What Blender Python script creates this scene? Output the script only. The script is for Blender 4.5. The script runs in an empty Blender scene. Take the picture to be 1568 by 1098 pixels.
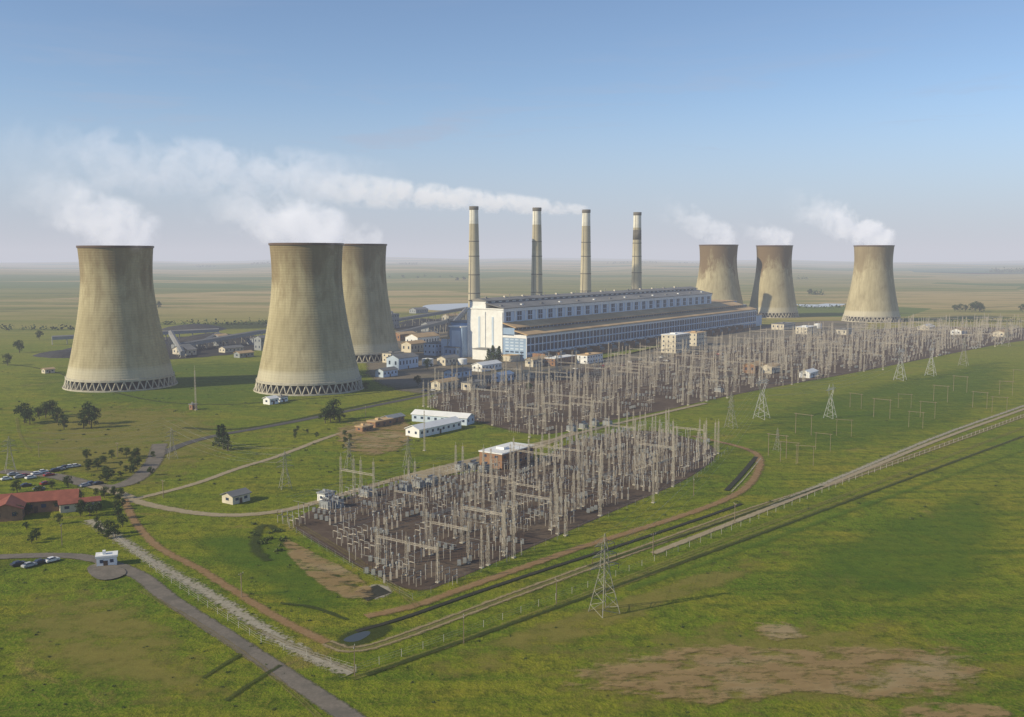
import bpy, math, random
from mathutils import Vector, Matrix
R=random.Random(7)
scene=bpy.context.scene
H=90.0; F=1524.4; CU=784.0; CV=549.0
P=math.atan((CV-393)/F)
# ---- survey helpers: image bearings -> real ground positions (metres)
def G(u,v):
    a=math.atan((v-CV)/F)+P
    y=H/math.tan(a)
    d=y*math.cos(P)+H*math.sin(P)
    return Vector(((u-CU)/F*d,y,0))
def ZH(y,v): return H-y*math.tan(math.atan((v-CV)/F)+P)
def XU(y,z,u):
    d=y*math.cos(P)+(H-z)*math.sin(P)
    return (u-CU)/F*d
# ---------------- node helper
class NT:
    def __init__(s,nt): s.t=nt; s.n=nt.nodes; s.l=nt.links
    def new(s,ty,**k):
        n=s.n.new(ty)
        for a,b in k.items(): setattr(n,a,b)
        return n
    def put(s,sock,val):
        if val is None: return
        if isinstance(val,bpy.types.NodeSocket): s.l.new(val,sock)
        else: sock.default_value=val
    def m(s,op,a,b=None,c=None,clamp=False):
        n=s.new('ShaderNodeMath',operation=op); n.use_clamp=clamp
        s.put(n.inputs[0],a); s.put(n.inputs[1],b); s.put(n.inputs[2],c)
        return n.outputs[0]
    def mix(s,f,a,b,mode='MIX'):
        n=s.new('ShaderNodeMix',data_type='RGBA',blend_type=mode)
        s.put(n.inputs[0],f); s.put(n.inputs[6],a if not isinstance(a,tuple) else (*a[:3],1)); s.put(n.inputs[7],b if not isinstance(b,tuple) else (*b[:3],1))
        return n.outputs[2]
    def noise(s,vec,scale,detail=4,rough=.55,dist=0):
        n=s.new('ShaderNodeTexNoise'); s.put(n.inputs['Vector'],vec)
        n.inputs['Scale'].default_value=scale; n.inputs['Detail'].default_value=detail
        n.inputs['Roughness'].default_value=rough; n.inputs['Distortion'].default_value=dist
        return n.outputs[0]
    def mapr(s,v,a,b,c=0,d=1,smooth=False):
        n=s.new('ShaderNodeMapRange'); n.interpolation_type='SMOOTHSTEP' if smooth else 'LINEAR'
        s.put(n.inputs[0],v); n.inputs[1].default_value=a; n.inputs[2].default_value=b; n.inputs[3].default_value=c; n.inputs[4].default_value=d
        return n.outputs[0]
    def mapping(s,vec,scale=(1,1,1),rot=(0,0,0)):
        n=s.new('ShaderNodeMapping'); s.put(n.inputs[0],vec); n.inputs['Scale'].default_value=scale; n.inputs['Rotation'].default_value=rot
        return n.outputs[0]
def newmat(name):
    m=bpy.data.materials.new(name); m.use_nodes=True
    nt=NT(m.node_tree); nt.n.clear()
    out=nt.new('ShaderNodeOutputMaterial')
    return m,nt,out
def mat(name,col,rough=.8,var=.2,scale=.5,bump=0,metal=0,col2=None,thr=(.4,.65)):
    m,nt,out=newmat(name)
    tc=nt.new('ShaderNodeTexCoord').outputs['Object']
    n=nt.noise(tc,scale,5,.6)
    c=nt.mix(nt.mapr(n,.3,.7),tuple(x*(1-var) for x in col),tuple(min(1,x*(1+var)) for x in col))
    if col2: c=nt.mix(nt.mapr(nt.noise(tc,scale*.35,4),thr[0],thr[1]),c,col2)
    b=nt.new('ShaderNodeBsdfPrincipled'); nt.put(b.inputs['Base Color'],c); b.inputs['Roughness'].default_value=rough; b.inputs['Metallic'].default_value=metal
    b.inputs['Specular IOR Level'].default_value=.3
    if bump:
        bn=nt.new('ShaderNodeBump'); bn.inputs['Strength'].default_value=.6; bn.inputs['Distance'].default_value=bump
        nt.put(bn.inputs['Height'],n); nt.put(b.inputs['Normal'],bn.outputs[0])
    nt.l.new(b.outputs[0],out.inputs[0]); return m
def sheetmat(name,c1,c2,scale=.3,ragged=.5,e0=.75,soft=.2,gap=0,alpha=1,rough=.95,c3=None,stretch=None):
    m,nt,out=newmat(name)
    pos=nt.new('ShaderNodeNewGeometry').outputs['Position']
    if stretch: pos=nt.mapping(pos,stretch,(0,0,0))
    n=nt.noise(pos,scale,6,.65); n2=nt.noise(pos,scale*5,5,.6)
    c=nt.mix(nt.mapr(n,.35,.65),c1,c2)
    c=nt.mix(nt.mapr(n2,.3,.75,0,.5),c,tuple(x*.55 for x in c1))
    if c3: c=nt.mix(nt.mapr(nt.noise(pos,scale*.4,5,.7),.5,.62,0,.8),c,c3)
    b=nt.new('ShaderNodeBsdfPrincipled'); nt.put(b.inputs['Base Color'],c); b.inputs['Roughness'].default_value=rough; b.inputs['Specular IOR Level'].default_value=.15
    a=nt.new('ShaderNodeAttribute',attribute_name='edge').outputs['Fac']
    nn=nt.noise(pos,scale*1.6,7,.7)
    v=nt.m('ADD',a,nt.m('MULTIPLY',nt.m('SUBTRACT',nn,.5),ragged*2))
    al=nt.mapr(v,e0,e0+soft,alpha,0)
    if gap:
        g=nt.mapr(nt.m('ADD',a,nt.m('MULTIPLY',nt.m('SUBTRACT',nn,.5),.6)),gap,gap+.15,.25,1)
        al=nt.m('MULTIPLY',al,g)
    t=nt.new('ShaderNodeBsdfTransparent'); mx=nt.new('ShaderNodeMixShader')
    nt.put(mx.inputs[0],al); nt.l.new(t.outputs[0],mx.inputs[1]); nt.l.new(b.outputs[0],mx.inputs[2]); nt.l.new(mx.outputs[0],out.inputs[0])
    return m
# ---------------- mesh builder
class MB:
    def __init__(s): s.v=[];s.f=[];s.m=[]
    def add(s,vs,fs,mi=0):
        o=len(s.v); s.v+= [tuple(x) for x in vs]; s.f+=[tuple(i+o for i in f) for f in fs]; s.m+=[mi]*len(fs)
    def box(s,x0,x1,y0,y1,z0,z1,mi=0,M=None):
        vs=[Vector((x,y,z)) for z in (z0,z1) for y in (y0,y1) for x in (x0,x1)]
        if M: vs=[M@v for v in vs]
        s.add(vs,[(0,2,3,1),(4,5,7,6),(0,1,5,4),(2,6,7,3),(0,4,6,2),(1,3,7,5)],mi)
    def bar(s,p,q,w,mi=0,w2=None,n=4):
        p=Vector(p);q=Vector(q);d=(q-p)
        if d.length<1e-6: return
        d.normalize(); a=d.orthogonal().normalized(); 
        if abs(d.z)>.99: a=Vector((1,0,0))
        b=d.cross(a); w2=w if w2 is None else w2
        vs=[]
        for c,r in ((p,w),(q,w2)):
            for k in range(n):
                t=2*math.pi*(k+.5)/n; vs.append(c+(a*math.cos(t)+b*math.sin(t))*r*.5*1.3)
        s.add(vs,[(k,(k+1)%n,n+(k+1)%n,n+k) for k in range(n)]+[tuple(range(n,2*n))],mi)
    def rev(s,prof,n=48,mi=0,c=(0,0),close=False):
        vs=[];fs=[]
        for r,z in prof:
            for k in range(n):
                t=2*math.pi*k/n; vs.append((c[0]+r*math.cos(t),c[1]+r*math.sin(t),z))
        for i in range(len(prof)-1):
            for k in range(n): fs.append((i*n+k,i*n+(k+1)%n,(i+1)*n+(k+1)%n,(i+1)*n+k))
        s.add(vs,fs,mi)
    def prism(s,poly,x0,x1,mi=0):  # poly in (y,z), extruded on x
        n=len(poly); vs=[(x0,y,z) for y,z in poly]+[(x1,y,z) for y,z in poly]
        s.add(vs,[tuple(range(n))[::-1],tuple(range(n,2*n))]+[(k,(k+1)%n,n+(k+1)%n,n+k) for k in range(n)],mi)
    def mesh(s,name,mats,smooth=False):
        me=bpy.data.meshes.new(name); me.from_pydata(s.v,[],s.f)
        for m in mats: me.materials.append(m)
        me.polygons.foreach_set('material_index',s.m)
        if smooth: me.polygons.foreach_set('use_smooth',[True]*len(s.f))
        me.update(); return me
def put(name,me,loc=(0,0,0),rz=0,sc=1,parent=None):
    o=bpy.data.objects.new(name,me); scene.collection.objects.link(o)
    o.location=loc; o.rotation_euler=(0,0,rz); o.scale=(sc,sc,sc) if not isinstance(sc,tuple) else sc
    if parent: o.parent=parent
    return o
def empty(name,loc=(0,0,0),rz=0):
    o=bpy.data.objects.new(name,None); scene.collection.objects.link(o); o.location=loc; o.rotation_euler=(0,0,rz); return o
# ---------------- sheets
zc=[.02]
def nz(): zc[0]+=.006; return zc[0]
def smooth(pts,it=2,closed=False):
    for _ in range(it):
        o=[];n=len(pts)
        if not closed:o.append(pts[0])
        for i in range(n if closed else n-1):
            a=pts[i];b=pts[(i+1)%n]; o+= [a*.75+b*.25,a*.25+b*.75]
        if not closed:o.append(pts[-1])
        pts=o
    return pts
def ribbon(name,px,w,m,z=None):
    pts=smooth([G(*p) for p in px]); z=nz() if z is None else z
    vs=[];fs=[];at=[]
    for i,p in enumerate(pts):
        d=(pts[min(i+1,len(pts)-1)]-pts[max(i-1,0)]).normalized(); nrm=Vector((-d.y,d.x,0))
        for k,e in ((-1,1),(0,0),(1,1)):
            q=p+nrm*k*w*.5; vs.append((q.x,q.y,z)); at.append(e)
    for i in range(len(pts)-1):
        for k in (0,1): fs.append((i*3+k+1,i*3+k,(i+1)*3+k,(i+1)*3+k+1))
    me=bpy.data.meshes.new(name); me.from_pydata(vs,[],fs); me.materials.append(m)
    a=me.attributes.new('edge','FLOAT','POINT'); a.data.foreach_set('value',at)
    return put(name,me)
def patch(name,px,m,inner=.8,z=None,world=False,sm=2):
    pts=[Vector(p) for p in px] if world else [G(*p) for p in px]
    if sm: pts=smooth(pts,sm,True)
    z=nz() if z is None else z
    c=sum(pts,Vector())/len(pts); n=len(pts)
    vs=[(p.x,p.y,z) for p in pts]+[((c+(p-c)*inner).x,(c+(p-c)*inner).y,z) for p in pts]
    fs=[(k,(k+1)%n,n+(k+1)%n,n+k) for k in range(n)]+[tuple(range(n,2*n))]
    me=bpy.data.meshes.new(name); me.from_pydata(vs,[],fs); me.materials.append(m)
    a=me.attributes.new('edge','FLOAT','POINT'); a.data.foreach_set('value',[1.]*n+[0.]*n)
    return put(name,me)
def inpoly(p,poly):
    c=False;n=len(poly)
    for i in range(n):
        a=poly[i];b=poly[i-1]
        if (a.y>p.y)!=(b.y>p.y) and p.x<(b.x-a.x)*(p.y-a.y)/(b.y-a.y)+a.x: c=not c
    return c
# ---------------- camera
cd=bpy.data.cameras.new('camera'); cam=bpy.data.objects.new('camera',cd); scene.collection.objects.link(cam)
cd.lens=35; cd.sensor_width=36; cd.clip_start=1; cd.clip_end=80000
cam.location=(0,0,H); cam.rotation_euler=(math.pi/2-P,0,0); scene.camera=cam
# ---------------- light
el=math.radians(28); S=Vector((-.92,-.39,0)).normalized()*math.cos(el); S.z=math.sin(el)
sd=bpy.data.lights.new('sun','SUN'); sd.energy=5.0; sd.angle=math.radians(.55); sd.color=(1,.86,.60)
so=bpy.data.objects.new('sun',sd); scene.collection.objects.link(so); so.rotation_euler=S.to_track_quat('Z','Y').to_euler()
scene.view_settings.view_transform='Standard'; scene.view_settings.look='None'; scene.view_settings.exposure=0
w=bpy.data.worlds.new('World'); scene.world=w; w.use_nodes=True
nt=NT(w.node_tree); nt.n.clear(); out=nt.new('ShaderNodeOutputWorld')
sky=nt.new('ShaderNodeTexSky'); sky.sky_type='NISHITA'; sky.sun_disc=False; sky.sun_elevation=el
sky.sun_rotation=math.atan2(S.x,S.y)%(2*math.pi); sky.altitude=1600; sky.air_density=1; sky.dust_density=.3; sky.ozone_density=3
bg=nt.new('ShaderNodeBackground'); bg.inputs[1].default_value=.13; nt.l.new(sky.outputs[0],bg.inputs[0])
gen=nt.new('ShaderNodeTexCoord').outputs['Generated']
sx=nt.new('ShaderNodeSeparateXYZ'); nt.l.new(gen,sx.inputs[0]); ez=sx.outputs[2]
n1=nt.noise(nt.mapping(gen,(2.2,2.2,18)),2.0,7,.62,.4)
cl=nt.mapr(n1,.46,.74,0,.55,True)
band=nt.m('MULTIPLY',nt.mapr(ez,.0,.05,.5,1),nt.mapr(ez,.10,.22,1,.15,True))
cf=nt.m('MULTIPLY',cl,band)
hz=nt.mapr(ez,.0,.17,.82,0.0,True)
cf=nt.m('MAXIMUM',cf,hz)
bg2=nt.new('ShaderNodeBackground'); bg2.inputs[0].default_value=(.41,.455,.58,1); bg2.inputs[1].default_value=1.0
mx=nt.new('ShaderNodeMixShader'); nt.l.new(cf,mx.inputs[0]); nt.l.new(bg.outputs[0],mx.inputs[1]); nt.l.new(bg2.outputs[0],mx.inputs[2]); nt.l.new(mx.outputs[0],out.inputs[0])
# ---------------- haze volume
m,nt,out=newmat('atmospheric_haze')
ab=nt.new('ShaderNodeVolumeAbsorption'); ab.inputs[0].default_value=(0,0,0,1); ab.inputs[1].default_value=.00012
em=nt.new('ShaderNodeEmission'); em.inputs[0].default_value=(.42,.43,.48,1); em.inputs[1].default_value=.00012*1.4
ad=nt.new('ShaderNodeAddShader'); nt.l.new(ab.outputs[0],ad.inputs[0]); nt.l.new(em.outputs[0],ad.inputs[1]); nt.l.new(ad.outputs[0],out.inputs['Volume'])
mb=MB(); mb.box(-26000,26000,-8000,26000,-200,260); put('atmospheric_haze',mb.mesh('atmospheric_haze',[m]))
# ---------------- ground
m,nt,out=newmat('grassland')
pos=nt.new('ShaderNodeNewGeometry').outputs['Position']
sp=nt.new('ShaderNodeSeparateXYZ'); nt.l.new(pos,sp.inputs[0])
nA=nt.noise(pos,.008,4,.6,.5); nB=nt.noise(pos,.035,6,.65,.6); nC=nt.noise(pos,.25,6,.7); nD=nt.noise(pos,1.1,5,.7)
st=nt.noise(nt.mapping(pos,(.012,.16,.1),(0,0,math.radians(-50))),1,5,.6)
c=nt.mix(nt.mapr(nA,.40,.60),(.115,.185,.010),(.195,.225,.014))
c=nt.mix(nt.mapr(nB,.44,.66),c,(.235,.225,.020))
c=nt.mix(nt.mapr(st,.48,.62,0,.65),c,(.075,.140,.008))
c=nt.mix(nt.mapr(nC,.46,.66,0,.85),c,(.050,.080,.006))
c=nt.mix(nt.mapr(nD,.48,.68,0,.60),c,(.29,.25,.05))
nE=nt.noise(pos,.018,7,.72,1.0)
c=nt.mix(nt.mapr(nE,.59,.69,0,.7),c,(.28,.20,.07))
nF=nt.noise(pos,.03,7,.75,.5)
c=nt.mix(nt.mapr(nF,.56,.66,0,.6),c,(.045,.080,.010))
mid=nt.mapr(sp.outputs[1],350,900,0,.45,True)
c=nt.mix(mid,c,(.21,.23,.04))
far=nt.mapr(sp.outputs[1],700,1900,0,.9,True)
fv=nt.new('ShaderNodeTexVoronoi'); fv.distance='MANHATTAN'; nt.put(fv.inputs['Vector'],nt.mapping(pos,(.0007,.0011,0),(0,0,.35))); fv.inputs['Scale'].default_value=1
sc_=nt.new('ShaderNodeSeparateColor'); nt.l.new(fv.outputs['Color'],sc_.inputs[0])
fc=nt.mix(sc_.outputs[0],(.20,.20,.05),(.44,.33,.15))
fc=nt.mix(nt.mapr(sc_.outputs[1],.66,.70,0,.85),fc,(.07,.14,.025))
fc=nt.mix(nt.mapr(nt.noise(nt.mapping(pos,(.0015,.007,0)),1,6,.7),.48,.58,0,.7),fc,(.12,.16,.03))
fc=nt.mix(nt.mapr(nt.noise(nt.mapping(pos,(.004,.02,0)),1,6,.75),.54,.64,0,.7),fc,(.06,.08,.03))
c=nt.mix(far,c,fc)
b=nt.new('ShaderNodeBsdfPrincipled'); nt.put(b.inputs['Base Color'],c); b.inputs['Roughness'].default_value=1; b.inputs['Specular IOR Level'].default_value=.05
bn=nt.new('ShaderNodeBump'); bn.inputs['Strength'].default_value=.9; bn.inputs['Distance'].default_value=1.0
nt.put(bn.inputs['Height'],nt.m('ADD',nC,nt.m('MULTIPLY',nD,.5))); nt.put(b.inputs['Normal'],bn.outputs[0]); nt.l.new(b.outputs[0],out.inputs[0])
rings=[0,100,300,700,1200,1900,2300,2800,3400,4200,5000,6000,7000,8000,9200,10500,12000,13500,15000,17000,20000]
NS=144; vs=[(0,0,0)];fs=[]
def hill(x,y):
    r=math.hypot(x,y)
    if r<2000: return 0
    a=math.degrees(math.atan2(x,y))
    k=min(1,(r-2000)/9000)
    z=44*k*math.exp(-((a-2)/17)**2)+ 10*k*math.sin(a*.31+r*.0006)+6*k*math.sin(a*.9+1)
    if r>12000: z+= (r-12000)/8000*(55*math.exp(-((a+6)/7)**2)+20*math.sin(a*.5))
    return z-6*k
for r in rings[1:]:
    for k in range(NS):
        t=2*math.pi*k/NS; x,y=r*math.cos(t),r*math.sin(t); vs.append((x,y,hill(x,y)))
for k in range(NS): fs.append((0,1+k,1+(k+1)%NS))
for i in range(len(rings)-2):
    o=1+i*NS
    for k in range(NS): fs.append((o+k,o+NS+k,o+NS+(k+1)%NS,o+(k+1)%NS))
me=bpy.data.meshes.new('ground'); me.from_pydata(vs,[],fs); me.materials.append(m); me.polygons.foreach_set('use_smooth',[True]*len(fs)); put('ground',me)
# ---------------- sheet materials
M_yard=sheetmat('yard_gravel',(.085,.060,.044),(.12,.087,.064),.12,.12,.75,.2,c3=(.15,.115,.08))
M_plant=sheetmat('plant_ground',(.17,.145,.11),(.22,.19,.14),.05,.3,.7,.2,c3=(.09,.09,.055))
M_coal=sheetmat('coal_stockpile_ground',(.03,.03,.032),(.06,.056,.05),.04,.35,.6,.25)
M_dirt=sheetmat('red_dirt',(.32,.19,.09),(.38,.25,.13),.25,.7,.4,.45,alpha=.8)
M_tan=sheetmat('tan_dirt',(.38,.31,.19),(.44,.37,.25),.25,.5,.55,.35,alpha=.9)
M_track=sheetmat('worn_track',(.34,.26,.15),(.38,.31,.18),.3,.6,.55,.35,gap=.3,alpha=.9)
M_faint=sheetmat('faint_track',(.28,.22,.09),(.22,.19,.06),.2,.7,.4,.4,gap=.3,alpha=.6)
M_tar=sheetmat('old_tarmac',(.17,.152,.125),(.23,.20,.165),.3,.3,.65,.25,c3=(.13,.12,.10))
M_asph=sheetmat('asphalt',(.085,.085,.082),(.12,.115,.105),.2,.1,.85,.1)
M_grav=sheetmat('pale_gravel',(.38,.34,.26),(.48,.44,.35),.5,1.3,.2,.45,alpha=.85)
M_bare=sheetmat('bare_soil',(.40,.28,.13),(.33,.22,.10),.14,2.0,-.12,.6,alpha=.75,c3=(.42,.33,.19),stretch=(.65,1.1,1))
M_dark=sheetmat('dark_verge_and_shade',(.04,.06,.012),(.06,.08,.016),.15,.8,.35,.5,alpha=.75)  # dark grass colour, also used to paint an embankment's shadow
M_lush=sheetmat('lush_grass',(.09,.18,.010),(.12,.20,.014),.05,1.4,.0,.8,alpha=.5)
M_dry=sheetmat('dry_grass',(.31,.26,.06),(.26,.24,.05),.07,2.0,-.1,.8,alpha=.6)
M_crop=sheetmat('crop_field',(.04,.11,.035),(.055,.13,.035),.004,.1,.85,.1)
M_canal=sheetmat('canal_bed',(.05,.05,.036),(.03,.033,.022),.4,.35,.65,.25)
m,nt,out=newmat('water'); b=nt.new('ShaderNodeBsdfPrincipled'); b.inputs['Base Color'].default_value=(.05,.06,.06,1); b.inputs['Roughness'].default_value=.03
b.inputs['IOR'].default_value=1.33
nt.l.new(b.outputs[0],out.inputs[0]); M_water=m
# far fields
patch('crop_field',[(1370,404.5),(1600,403),(1700,412),(1568,419),(1400,417)],M_crop,.97,z=.012,sm=0)
patch('dry_grass',[(0,440),(300,425),(600,430),(700,445),(500,465),(100,480)],M_dry,.3)
patch('dry_grass',[(700,1070),(900,960),(1300,930),(1600,1000),(1600,1090),(1100,1110)],M_dry,.5)
patch('dry_grass',[(30,620),(300,610),(420,680),(200,790),(0,700)],M_dry,.6)
patch('dry_grass',[(560,1040),(800,960),(1000,900),(1200,830),(1250,850),(1000,940),(700,1060)],M_dry,.5)
patch('lush_grass',[(0,560),(300,545),(620,560),(600,610),(300,640),(0,620)],M_lush,.6)
patch('lush_grass',[(1100,640),(1400,570),(1568,540),(1568,620),(1300,715),(1150,700)],M_lush,.6)
patch('lush_grass',[(1100,900),(1400,770),(1568,720),(1568,960),(1250,960)],M_lush,.5)
patch('lush_grass',[(240,800),(420,800),(520,900),(600,935),(500,975),(380,900)],M_lush,.5)
patch('dry_grass',[(0,900),(160,880),(300,980),(440,1100),(200,1110),(0,1000)],M_dry,.5)
LOW=[(433,800),(500,770),(610,738),(720,724),(830,704),(880,672),(985,655),(1060,670),(1112,690),(1060,733),(960,775),(870,815),(760,862),(700,888),(632,915),(540,866),(480,832)]
UP=[(640,622),(665,602),(720,585),(860,568),(1000,548),(1130,528),(1280,508),(1420,499),(1568,502),(1700,503),(1700,510),(1568,520),(1440,545),(1300,573),(1190,592),(1090,612),(1000,633),(910,648),(830,672),(740,652)]
patch('plant_yard_ground',[(540,575),(575,530),(600,500),(720,485),(760,540),(830,556),(900,560),(1150,500),(1250,490),(1350,492),(1300,515),(1000,552),(860,572),(700,600),(620,608)],M_plant,.9)
patch('switchyard_gravel',LOW,M_yard,.93)
patch('switchyard_gravel',UP,M_yard,.95)
patch('coal_yard',[(60,545),(140,522),(260,515),(400,512),(440,520),(400,540),(270,552),(150,556)],M_coal,.8)
patch('coal_yard',[(590,500),(660,488),(730,486),(745,498),(690,508),(620,514)],M_coal,.8)
patch('dark_verge_and_shade',[(230,500),(420,488),(600,490),(610,497),(440,504),(260,508)],M_dark,.3)
patch('reservoir',[(645,467),(690,465),(738,464),(740,470),(700,476),(650,475)],M_water,.9)
patch('reservoir',[(1215,457),(1250,454),(1292,458),(1300,467),(1255,471),(1218,469)],M_water,.9)
patch('settling_pool_bank',[(530,905),(580,890),(615,905),(570,925)],M_grav,.7)
patch('settling_pool',[(541,907),(578,896),(600,908),(562,921)],M_canal,.9,sm=0)
patch('marsh_pond_bank',[(500,985),(540,960),(600,950),(610,965),(560,990),(520,998)],M_dark,.6)
patch('marsh_pond',[(520,982),(545,970),(566,966),(568,972),(545,985)],M_water,.9)
# roads and tracks
ribbon('dark_verge_and_shade',[(280,655),(350,660),(430,648),(520,628),(600,612),(650,602)],7,M_dark)  # dark hedge strip with the embankment's shadow painted into its colour
ribbon('asphalt_road',[(235,700),(300,672),(420,652),(520,632),(600,616),(670,602),(760,580),(860,563)],6,M_asph)
ribbon('dark_verge_and_shade',[(0,556),(80,566),(200,612),(330,622),(430,614),(560,604),(640,592)],3,M_dark)
ribbon('asphalt_road',[(0,722),(90,728),(150,748),(200,742),(235,712),(245,680)],9,M_tar)
ribbon('dirt_road',[(130,742),(190,757),(215,772),(330,792),(430,785),(500,765),(600,735),(700,712),(810,690),(880,662)],6,M_tan)
ribbon('dirt_road',[(210,764),(300,742),(370,715),(420,702),(520,662),(600,647)],4.5,M_tan)
ribbon('red_dirt_track',[(190,765),(205,800),(240,840),(300,868),(350,900),(420,945),(500,985)],4.2,M_dirt)
ribbon('pale_gravel_strip',[(135,797),(190,830),(250,872),(330,915),(400,962),(470,1005),(540,1032)],7.5,M_grav)
ribbon('tarmac_road',[(-80,858),(60,850),(140,853),(215,880),(250,912),(300,945),(370,990),(430,1030),(500,1075),(580,1130)],6.2,M_tar)
ribbon('dirt_track',[(500,985),(540,1000),(620,975),(750,925),(900,870),(1080,805),(1150,780),(1300,733),(1450,680),(1568,637),(1750,570)],4.8,M_track)
ribbon('dirt_track',[(1000,848),(1180,778),(1320,722),(1440,672),(1568,627),(1750,560)],3.5,M_tan)
ribbon('pale_gravel_strip',[(1180,775),(1320,717),(1440,666),(1568,622),(1750,556)],5,M_grav)
ribbon('faint_track',[(540,1040),(700,985),(860,925),(1050,850),(1250,775),(1450,700),(1568,655)],3,M_faint)
ribbon('faint_track',[(900,915),(1100,840),(1300,765),(1568,668)],3.4,M_faint)
ribbon('dark_verge_and_shade',[(560,1035),(800,950),(1000,878),(1200,805),(1400,730),(1568,668)],2.2,M_dark)
ribbon('grass_strip',[(960,905),(1150,838),(1350,765),(1568,690)],5,M_lush)
ribbon('red_dirt_track',[(560,945),(640,928),(700,905),(800,870),(900,835),(1000,805),(1100,772),(1150,745),(1168,705),(1150,688),(1060,668)],5,M_dirt)
ribbon('drainage_canal',[(545,968),(610,950),(700,918),(800,884),(900,852),(1000,819),(1100,785),(1135,772)],2.0,M_canal)
ribbon('drainage_canal',[(1112,752),(1135,728),(1158,700)],2.6,M_canal)
ribbon('concrete_channel_edge',[(1120,754),(1143,730),(1165,702)],1,M_grav)
ribbon('dark_verge_and_shade',[(900,868),(1000,836),(1150,785),(1260,745)],2,M_dark)
ribbon('faint_track',[(380,960),(450,990),(545,1030)],2,M_faint)
ribbon('faint_track',[(215,905),(330,970),(430,1045),(500,1110)],2,M_faint)
ribbon('dark_verge_and_shade',[(310,1040),(340,1020),(370,1003)],1.5,M_dark)
ribbon('dark_verge_and_shade',[(345,1075),(380,1050),(430,1020)],1.7,M_dark)
ribbon('dark_verge_and_shade',[(430,815),(400,800),(385,840),(410,860)],5,M_dark)
ribbon('dark_verge_and_shade',[(430,925),(480,930),(530,950)],2.4,M_dark)
ribbon('dark_verge_and_shade',[(430,828),(520,890),(545,900)],3,M_dark)
ribbon('service_road',[(450,800),(560,865),(640,930)],3,M_faint)
ribbon('dirt_track',[(25,640),(30,670),(48,692)],2,M_faint)
ribbon('dirt_track',[(1220,440),(1250,450),(1300,452),(1310,470)],8,M_faint)
ribbon('dirt_road',[(600,735),(720,705),(840,676),(940,650),(1080,618)],5,M_tan)
patch('bare_soil',[(800,1035),(940,995),(1060,980),(1240,990),(1420,980),(1560,1000),(1550,1070),(1400,1085),(1240,1065),(1100,1090),(980,1082),(880,1070)],M_bare,.7)
patch('bare_soil',[(1350,1085),(1420,1070),(1568,1080),(1568,1110),(1380,1120)],M_bare,.7)
patch('bare_soil',[(1130,955),(1210,945),(1260,985),(1180,992)],M_bare,.5)
patch('bare_soil',[(420,815),(470,840),(560,885),(600,930),(520,925),(440,862)],M_bare,.8)
patch('bare_soil',[(500,650),(600,635),(650,655),(610,705),(520,700)],M_bare,.8)
patch('yard_bank',[(600,735),(700,712),(735,700),(740,715),(690,728),(620,745)],M_tan,.6)
# ---------------- object materials
def towermat(name,stain):
    m,nt,out=newmat(name)
    tc=nt.new('ShaderNodeTexCoord').outputs['Object']; s=nt.new('ShaderNodeSeparateXYZ'); nt.l.new(tc,s.inputs[0]); z=s.outputs[2]
    big=nt.noise(tc,.03,5,.6); strk=nt.noise(nt.mapping(tc,(.35,.35,.02)),1,5,.65); 
    c=nt.mix(nt.mapr(big,.38,.62),(.36,.315,.19),(.46,.41,.26))
    c=nt.mix(nt.mapr(strk,.42,.70,0,.6),c,(.21,.175,.10))
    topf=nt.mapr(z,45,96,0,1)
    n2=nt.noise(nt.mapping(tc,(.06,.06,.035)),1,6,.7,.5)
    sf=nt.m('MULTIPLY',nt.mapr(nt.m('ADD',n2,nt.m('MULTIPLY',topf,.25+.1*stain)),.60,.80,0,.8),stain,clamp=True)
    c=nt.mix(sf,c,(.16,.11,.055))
    wv=nt.m('SINE',nt.m('MULTIPLY',z,3.6)); c=nt.mix(nt.mapr(wv,.75,1,0,.22),c,(.20,.17,.10))
    c=nt.mix(nt.mapr(z,17,13,0,.5,True),c,(.58,.55,.44))
    rib=nt.m('SINE',nt.m('MULTIPLY',nt.m('ARCTAN2',s.outputs[1],s.outputs[0]),72))
    c=nt.mix(nt.mapr(rib,.7,1,0,.12),c,(.2,.17,.1))
    b=nt.new('ShaderNodeBsdfPrincipled'); nt.put(b.inputs['Base Color'],c); b.inputs['Roughness'].default_value=.85; b.inputs['Specular IOR Level'].default_value=.2
    bn=nt.new('ShaderNodeBump'); bn.inputs['Distance'].default_value=.1; nt.put(bn.inputs['Height'],nt.m('ADD',nt.m('MULTIPLY',wv,.3),strk)); nt.put(b.inputs['Normal'],bn.outputs[0])
    nt.l.new(b.outputs[0],out.inputs[0]); return m
MT1=towermat('tower_concrete',.8); MT2=towermat('dark_topped_tower_concrete',1.3)  # second mix turns browner and darker towards the top
M_conc=mat('concrete',(.45,.42,.34),.85,.2,.3)
M_black=mat('dark_interior',(.03,.03,.03),.9)
M_steel=mat('painted_lattice_steel',(.43,.39,.32),.6,.2,.4)
M_psteel=mat('weathered_pylon_steel',(.30,.29,.24),.6,.2,.4)
M_galv=mat('galvanised_steel',(.36,.37,.35),.5,.15,.6,metal=.3)
M_white=mat('white_paint',(.76,.77,.76),.6,.08,.2)
M_cream=mat('cream_paint',(.58,.53,.42),.7,.15,.2)
M_blue=mat('blue_cladding',(.27,.38,.54),.6,.15,.08)
M_pblue=mat('pale_blue_cladding',(.50,.60,.72),.6,.12,.08)
M_glass=mat('dark_window_glass',(.035,.055,.10),.25,.3,.1)
M_broof=mat('rusty_sheet_roof',(.56,.40,.22),.8,.25,.08,col2=(.42,.29,.16))
M_groof=mat('grey_sheet_roof',(.17,.175,.18),.7,.25,.06,col2=(.26,.25,.23))
M_red=mat('red_roof_tiles',(.26,.085,.055),.8,.25,.3)
M_brick=mat('brown_brick',(.27,.155,.09),.85,.2,.6)
M_brown=mat('insulator_brown',(.11,.07,.05),.4,.2,2)
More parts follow.
